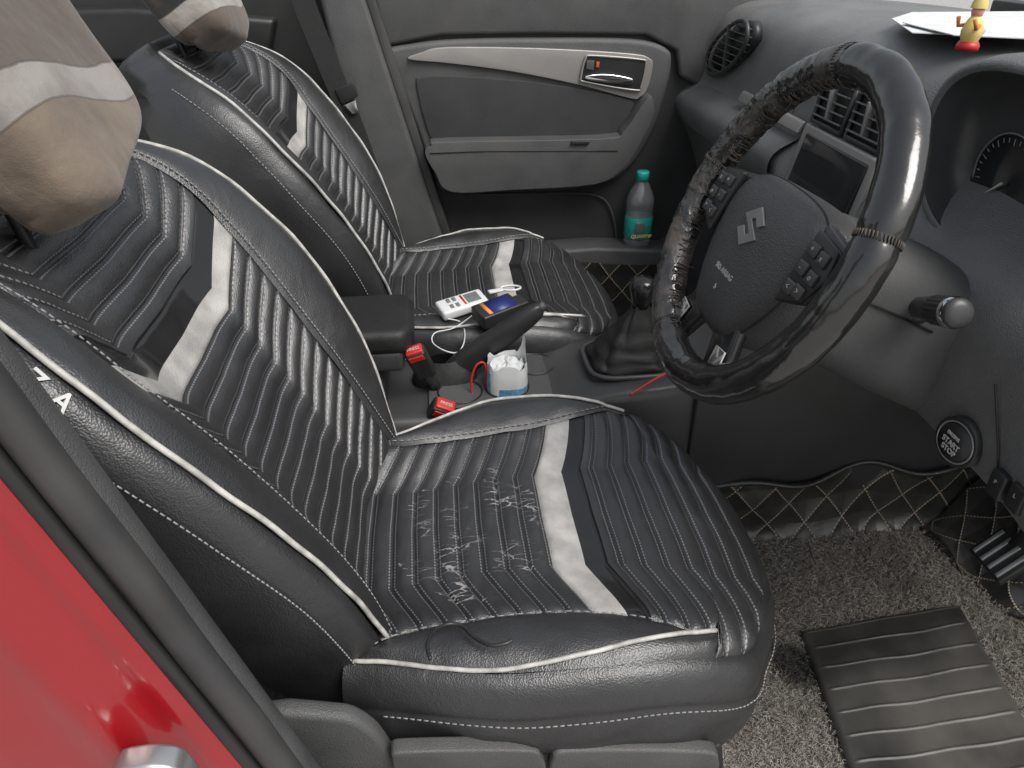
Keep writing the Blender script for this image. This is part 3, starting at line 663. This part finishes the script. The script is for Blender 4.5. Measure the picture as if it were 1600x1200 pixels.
lathe('stalk_collar',q0,ax,[(.024,-.01),(.024,.004),(.020,.010),(.016,.012)],M['black'],stk,seg=24)
lathe('stalk_arm',q0,ax,[(.016,-.01),(.016,.006),(.012,.010),(.011,LL*.30),(.0135,LL*.36),(.0135,LL*.50)],M['smooth'],stk,seg=24)
gm=[[q0+ax*(LL*h)+Vv for Vv in [ (ax.cross(V((0,0,1))).normalized()*math.cos(2*PI*j/72)+ax.cross(ax.cross(V((0,0,1)))).normalized()*math.sin(2*PI*j/72))*(r*(1+(.05 if (j//2)%2 else 0))) for j in range(72)]] for h,r in((.50,.0135),(.53,.0150),(.86,.0155))]
grid('ribbed_grip',gm,M['black'],stk,cu=True)
lathe('stalk_ring',q0,ax,[(.0158,LL*.84),(.0168,LL*.86),(.0168,LL*.92),(.0158,LL*.94)],M['chrome'],stk,seg=32)
lathe('stalk_end',q0,ax,[(.0158,LL*.93),(.0155,LL*.97),(.0140,LL),(.008,LL+.002),(0,LL+.002)],M['smooth'],stk,seg=32)
# ---------------------------------------------------------------- centre console
con=empty('centre_console',(.15,0,0),'black centre console between the seats with cup holders','centre console')
prof=[(-.42,.30),(-.25,.31),(-.1,.315),(.05,.312),(.18,.312),(.24,.335),(.30,.345),(.42,.35),(.50,.38),(.56,.44),(.62,.50)]
rows=[]
for x,z in prof:
    rows.append([V((x,-.125,0)),V((x,-.118,.12)),V((x,-.112,z-.03)),V((x,-.104,z-.004)),V((x,-.09,z)),V((x,0,z-.002)),V((x,.09,z)),V((x,.104,z-.004)),V((x,.112,z-.03)),V((x,.118,.12)),V((x,.125,0))])
grid('console_body',rows,M['smooth'],con,sub=1)
plate('console_side',[(.42,-.122,.34),(.62,-.122,.50),(1.05,-.122,.50),(1.05,-.122,.10),(.42,-.122,.12)],(0,.03,0),M['smooth'],con,bevel=.004)
plate('tray_rim',[(-.03,-.082,.314),(.20,-.082,.314),(.205,.0,.314),(.20,.082,.314),(-.03,.082,.314)],(0,0,.004),M['plastic'],con,bevel=.002)
for x,y in((.025,-.035),(.108,-.028),(.165,.045)):
    lathe('cup_holder',(x,y,.319),(0,0,1),[(.036,-.03),(.037,.001),(.0395,.002),(.0395,-.001)],M['black'],con)
plate('armrest_box',[(-.30,-.072,.385),(-.30,.072,.385),(-.065,.072,.385),(-.065,-.072,.385)],(0,0,.04),M['smooth'],con,bevel=.01)
plate('armrest_pad',[(-.31,-.078,.42),(-.31,.078,.42),(-.06,.078,.42),(-.046,.05,.42),(-.046,-.05,.42),(-.06,-.078,.42)],(0,0,.042),M['boot'],con,bevel=.014)
plate('armrest_foot',[(-.30,-.06,.31),(-.30,.06,.31),(-.10,.06,.31),(-.10,-.06,.31)],(0,0,.08),M['black'],con,bevel=.004)
hbk=empty('handbrake',(.0,.03,.31),'black handbrake lever raised beside the console armrest','handbrake')
rows=[]
for q,wd,ht in[((.0,.318),.014,.018),((.02,.332),.015,.024),((.055,.359),.0155,.026),((.095,.388),.016,.024),((.13,.414),.0155,.021),((.158,.435),.0145,.018),((.172,.446),.011,.013),((.175,.449),.003,.003)]:
    rows.append([V((q[0]-z*.55,.02+y,q[1]+z*.8)) for y,z in se(wd,ht,.75,20)])
grid('brake_lever',rows,M['black'],hbk,cu=True,sub=1)
lathe('release_button',(.168,.02,.444),(.78,0,.6),[(.007,0),(.007,.012),(.005,.014),(0,.014)],M['plastic'],hbk)
rows=[[V((x,y*s+.02,z)) for x,y in[(a*s2-.0,b) for a,b in se(.06,.035,.8,24)]] for z,s,s2 in[(.312,1,1),(.325,.9,.95),(.34,.7,.7),(.355,.5,.4)]]
grid('brake_boot',rows,M['boot'],hbk,cu=True)
gl=empty('gear_lever',(.33,0,.34),'gear lever with pleated black boot on the console','gear lever')
rows=[]
for i,(z,s) in enumerate([(.345,1.0),(.353,1.04),(.361,.84),(.369,.92),(.382,.64),(.392,.73),(.408,.44),(.418,.46),(.436,.27),(.452,.22)]):
    rows.append([V((.328+.015*(z-.345)/.1+x*s*(1+.07*math.sin(k*1.3+i)),y*s*(1+.07*math.cos(k*1.7+i)),z+.004*math.sin(k*.9+i*1.3))) for k,(x,y) in enumerate(se(.068,.058,.5,36))])
grid('lever_boot',rows,M['boot'],gl,cu=True,sub=1)
tube('boot_frame',[V((.33+x*1.12,y*1.12,.347)) for x,y in se(.070,.06,.5,36)],.005,M['smooth'],gl,closed=True)
lathe('lever_knob',(.343,0,.445),(.02,0,1),[(.01,0),(.014,.005),(.018,.02),(.023,.038),(.022,.050),(.015,.057),(0,.059)],M['gloss'],gl)
def buckle(px,py,Y,label,ang,sc):
    p=P(px,py,Y=Y); b=empty('belt_buckle',p,label,'seat belt buckle','red release seat belt buckles')
    d=V((math.sin(ang)*.8,-.35,.8)).normalized(); sd=V((0,1,0)).cross(d).normalized()
    Rm=Matrix((sd,d.cross(sd).normalized(),d)).transposed()
    box('buckle_housing',p-d*.035*sc,(.040*sc,.028*sc,.080*sc),M['black'],b,bevel=.005,rot=Rm)
    bb=box('release_button',p+d*.006*sc,(.034*sc,.022*sc,.008*sc),M['redp'],b,bevel=.003,rot=Rm)
    fn=d.cross(sd).normalized(); fn=fn if fn.y<0 else -fn
    box('release_face',p-d*.006*sc+fn*.0135*sc,(.030*sc,.003,.014*sc),M['redp'],b,bevel=.001,rot=Rm)
    tube('buckle_stalk',[p-d*.06,p-d*.12],.010,M['black'],b)
    text('button_lettering','PRESS',.0085,p+d*.0105*sc,sd,d.cross(sd),M['ink'],bb,ext=.0002)
buckle(694,636,-.095,'nearer seat belt buckle with red button by the near seat',.5,1.0)
buckle(648,550,-.06,'farther seat belt buckle with red button by the console armrest',-.3,.85)
# ---------------------------------------------------------------- packet in holder
cp=V((.108,-.028,.272))
cu=empty('paper_packet',cp,'torn white and blue paper packet standing in the cup holder','paper packet')
rows=[]
pk=se(.034,.031,.62,40)
for i,(z,r) in enumerate([(0,.92),(.03,.98),(.06,1.02),(.088,1.0),(.100,.98)]):
    rows.append([cp+V((pk[j][0]*r*(1+.03*math.sin(3*j*.7+i)),pk[j][1]*r*(1+.03*math.sin(5*j*.7+i)),z+.003*noise.noise(V((j*.5,i,0)))+(.005*math.sin(j*.9)+(.040*max(0,1-abs(j-3)/4.0)) if i==4 else 0))) for j in range(40)])
grid('packet_wrapper',rows,M['paper'],cu,cu=True)
for a,b_ in((20,25),(28,39)):
    grid('blue_print',[[p+(p-(cp+V((0,0,p.z-cp.z)))).normalized()*.0008 for p in rw[a:b_]] for rw in (rows[1:4] if a==20 else rows[1:3])],M['bluep'],cu)
rows=[]
for k in(1,.8,.5,.2,.02): rows.append([cp+V((.030*k*math.cos(2*PI*j/28),.030*k*math.sin(2*PI*j/28),.092+.02*noise.noise(V((k*9,j*.8,0))))) for j in range(28)])
grid('tissue',rows,M['paper'],cu,cu=True)
tag(tube('red_cable',crom([(.045,-.04,.315),(.046,-.035,.345),(.056,-.03,.368),(.070,-.028,.366),(.072,-.035,.32)],8,False),.0020,M['redp'],loc=(.06,-.02,.33)),'thin red loop of cable beside the paper packet','cable')
tag(tube('red_cable',crom([P(985,617,Z=.352),P(1005,604,Z=.358),P(1028,590,Z=.364),P(1060,575,Z=.37)],6,False),.0022,M['redp'],loc=(.35,0,.35)),'thin red cable running up beside the gear lever','cable')
# ---------------------------------------------------------------- gadgets on the far seat
def prismR(name,c,s,yaw,mt,parent,bevel=.004,pit=0,roll=0):
    return box(name,c,s,mt,parent,bevel=bevel,rot=Matrix.Rotation(yaw,3,'Z')@Matrix.Rotation(pit,3,'Y')@Matrix.Rotation(roll,3,'X'))
c=P(722,476,Z=.392); c.z=.392
R1=Matrix.Rotation(.35,3,'Z')@Matrix.Rotation(-.1,3,'Y')@Matrix.Rotation(.12,3,'X')
wr=empty('remote_control',c,'white handheld meter with small grey screen on the far seat','gadget')
box('casing',c,(.095,.048,.02),M['white'],wr,bevel=.006,rot=R1)
box('screen',c+R1@V((.022,.0,.0100)),(.028,.030,.002),M['grey'],wr,bevel=.001,rot=R1)
box('red_line',c+R1@V((.003,0,.0102)),(.004,.032,.0016),M['redp'],wr,bevel=0,rot=R1)
for dx,dy in((-.012,.01),(-.012,-.01),(-.024,.01),(-.024,-.01)): box('key',c+R1@V((dx,dy,.0105)),(.007,.012,.003),M['grey'],wr,bevel=.001,rot=R1)
c2=P(776,484,Z=.405); c2.z=.402
R2=Matrix.Rotation(.45,3,'Z')@Matrix.Rotation(-.1,3,'Y')@Matrix.Rotation(.1,3,'X')
bx=empty('diagnostic_plug',c2,'dark plug-in adapter with orange and blue sticker next to the white meter','adapter')
box('casing',c2,(.082,.050,.028),M['black'],bx,bevel=.004,rot=R2)
box('blue_sticker',c2+R2@V((.008,0,.0142)),(.05,.040,.001),M['navy'],bx,bevel=0,rot=R2)
box('orange_sticker',c2+R2@V((-.022,0,.0144)),(.008,.040,.001),M['orange'],bx,bevel=0,rot=R2)
box('connector',c2+R2@V((.048,0,-.002)),(.025,.034,.018),M['black'],bx,bevel=.002,rot=R2)
c3=P(798,450,Z=.41); 
kr=empty('white_tag',c3,'small white looped tag lying behind the dark adapter','tag')
tube('loop',[c3+V((.016*math.cos(t)*1.2,.011*math.sin(t),.0)) for t in lin(0,2*PI,25)[:-1]],.0022,M['white'],kr,closed=True)
prismR('tab',c3+V((-.03,-.008,-.001)),(.03,.012,.005),.3,M['white'],kr,bevel=.002)
tag(tube('white_cable',crom([P(x,y,Z=z) for x,y,z in[(700,498,.385),(722,505,.37),(726,530,.36),(716,550,.355),(695,548,.36),(676,535,.36),(680,520,.365),(710,512,.37),(742,490,.385)]],6,False),.0013,M['white'],loc=c),'thin white cable curled over the far seat edge','cable')
pn0=P(842,490,Z=.375); pn1=P(915,494,Z=.365)
pe=empty('pen',pn0,'slim silver pen lying across the far seat front','pen')
tube('pen_barrel',[pn0.lerp(pn1,t) for t in(0,.05,.9,1)],[.0035,.004,.0035,.001],M['silver'],pe)
q=P(825,492,Z=.38); lathe('pen_cap',q,(pn1-pn0),[(0,-.002),(.006,0),(.006,.014),(.004,.016)],M['silver'],pe)
pts=crom([P(x,y,Z=z) for x,y,z in[(672,1030,.385),(668,1005,.385),(680,985,.379),(700,975,.374),(722,978,.373),(740,995,.376),(765,1008,.380),(788,1006,.382),(800,1000,.382)]],6,False)
tag(tube('loose_cord',pts,.0022,M['black'],loc=(.05,-.55,.38)),'loose black cord lying on the near seat edge','cord')
# ---------------------------------------------------------------- papers and figurine on the dash
pr=empty('paper_sheet',P(1500,45,Z=.874),'white paper sheets lying on top of the dashboard','paper')
for k,pts in enumerate(([(1393,30),(1425,20),(1680,18),(1700,60),(1560,58),(1425,52)],[(1410,36),(1470,27),(1680,34),(1700,66),(1490,56)])):
    plate('sheet',[P(x,y,Z=.879+.004*k) for x,y in pts],(0,0,.0012),M['paper'],pr,bevel=0,flat=True)
fp=P(1510,78,Z=.876)
fg=empty('figurine',fp,'tiny painted figurine in red, white and yellow on the dashboard papers','figurine')
lathe('figure_base',fp,(0,0,1),[(.0,0),(.013,0),(.0135,.005),(.011,.010),(0,.010)],M['redp'],fg)
lathe('figure_body',fp,(0,0,1),[(.009,.009),(.012,.016),(.0125,.022),(.009,.033),(.006,.038),(0,.040)],M['yellow'],fg)
lathe('figure_sash',fp,(.3,.3,1),[(.0115,.020),(.0135,.024),(.0115,.028)],M['paper'],fg)
lathe('figure_head',fp,(0,0,1),[(0,.035),(.006,.038),(.0075,.044),(.005,.050),(0,.051)],M['pink'],fg)
lathe('figure_crown',fp,(0,0,1),[(.0095,.047),(.009,.052),(.006,.060),(.003,.070),(0,.076)],M['yellow'],fg)
for sg in(-1,1): tube('figure_arm',[fp+V((0,sg*.010,.028)),fp+V((-.008,sg*.018,.026)),fp+V((-.012,sg*.016,.036))],.0026,M['orange'],fg)
# ---------------------------------------------------------------- floor
gr=mk('ground',[(-60,-60,-.45),(60,-60,-.45),(60,60,-.45),(-60,60,-.45)],[(0,1,2,3)],M['ground']); gr['kind']='structure'
fl=mk('floor',[(-1.6,-.70,0),(1.3,-.70,0),(1.3,.76,0),(-1.6,.76,0)],[(0,1,2,3)],M['carpet']); fl['kind']='structure'
sill=empty('door_sill',(.3,-.74,0),'black sill trim below the near door opening','door sill')
box('sill_trim',(.5,-.735,-.02),(2.2,.07,.12),M['black'],sill,bevel=.01)
fw=plate('firewall',[(1.22,-.75,-.1),(1.22,.78,-.1),(1.3,.78,.8),(1.3,-.75,.8)],(.03,0,0),M['carpet'],bevel=0); fw['kind']='structure'
def dq(name,fn,nu,nv_,us,vs_,parent):
    rows=[];uv=[]
    for j in range(nv_):
        r=[]
        for i in range(nu):
            u=us[0]+(us[1]-us[0])*i/(nu-1); v=vs_[0]+(vs_[1]-vs_[0])*j/(nv_-1); p=fn(u,v)
            r.append(p+V((0,.012,.008))*noise.noise(p*10)); uv.append((u,v))
        rows.append(r)
    return grid(name,rows,M['diamond'],parent,uv=uv)
qm=empty('quilted_floor_liner',(.8,-.2,0),'black diamond quilted floor liner with beige stitching in the near footwell','floor liner')
dq('tunnel_side',lambda u,v: V((u,-.128-.012*math.exp(-v*25)-.03*math.exp(-v*90)-.008*math.sin(u*23)*(v/.15),v+.0-((.012*math.sin(u*14)+.01*math.sin(u*31))*(v/.15)))),80,20,(.36,1.1),(0.0,.15),qm)
def toe(u,v):
    x0=.90+.09*ss((u-.18)/.12)
    return V((x0+.5*v+.008*math.sin(u*17+v*9),-.14-u,.018+.014*math.sin(u*26)*(1-min(1,v*4))+(.75*max(0,v-.03))))
dq('toe_board',toe,60,30,(0,.56),(0,.55),qm)
tube('liner_edge',[V((u,-.130-.008*math.sin(u*23),.149-(.012*math.sin(u*14)+.01*math.sin(u*31)))) for u in lin(.36,1.1,50)],.005,M['leather'],qm)
qp=empty('quilted_floor_liner',(.6,.6,0),'black diamond quilted floor liner in the far footwell','floor liner')
dq('door_side',lambda u,v: V((u,.66+.03*math.sin(u*9),v)),30,14,(.36,1.1),(0,.26),qp)
dq('floor_part',lambda u,v: V((u,v,.012)),30,20,(.3,1.1),(.13,.70),qp)
lm=empty('loop_pile_mat',(.63,-.42,.0),'grey beige loop pile mat on the near floor','floor mat')
rows=[]
for j in range(50):
    rows.append([V((.30+.72*i/79,-.69+.545*j/49,.014+.003*noise.noise(V((i*.3,j*.3,0))))) for i in range(80)])
grid('mat_backing',rows,M['noodle'],lm)
vs=[];fs=[]
for k in range(10500):
    x=random.uniform(.38,1.0); y=random.uniform(-.69,-.15); a=random.uniform(0,PI*2); l=random.uniform(.003,.007); z=.015+random.uniform(0,.003)
    cv=random.uniform(-2.5,2.5); pts=[]
    px0=V((x,y,z)); 
    for q in range(5):
        pts.append(px0.copy()); px0=px0+V((math.cos(a),math.sin(a),0))*l*.4; px0.z=z+.004*math.sin(PI*(q+1)/5); a+=cv*.35
    v,f=tubegeo(pts,.0007,seg=3,off=len(vs),cap=False); vs+=v;fs+=f
pile=mk('loop_pile',vs,fs,M['loop'],lm); pile['kind']='stuff'
hp=[P(1252,985,Z=.026),P(1500,943,Z=.026),P(1700,1290,Z=.026),P(1375,1330,Z=.026)]
rows=[]
for j in range(240):
    v=j/239; a=hp[0].lerp(hp[3],v); b=hp[1].lerp(hp[2],v); r=[]
    for i in range(60):
        u=i/59; p=a.lerp(b,u); ph=v*9+.03*math.sin(u*7+v*3)+.02*math.sin(u*15+v*9)
        c_=math.cos(2*PI*ph)
        rid=(max(0,c_)**30)*.0022*(1 if .05<u<.95 else 0); ed=min(1,min(u,1-u,v*1.2,(1-v))/.02)
        bd=.002 if (u<.03 or u>.97 or v<.02) else 0
        p.z=.0275+rid+bd-.008*(1-ed)+.003*noise.noise(p*14); r.append(p)
    rows.append(r)
M['pad']=mat('dusty_rubber_pad',(.032,.031,.029),.42,dust=.35,vs=25)
grid('heel_pad',rows,M['pad'],lm)
q=P(1566,868,X=.86); pdl=empty('foot_pedal',q,'metal faced pedal at the right edge of the footwell','pedal')
Rp=Matrix.Rotation(.75,3,'Y')
box('pedal_pad',q,(.012,.075,.065),M['black'],pdl,bevel=.004,rot=Rp)
for k in range(4): box('metal_grip',q+Rp@V((-.008,-.027+.018*k,0)),(.004,.007,.055),M['emblem'],pdl,bevel=.001,rot=Rp)
tube('pedal_arm',[q+V((.01,0,.02)),q+V((.12,0,.25))],.008,M['black'],pdl)
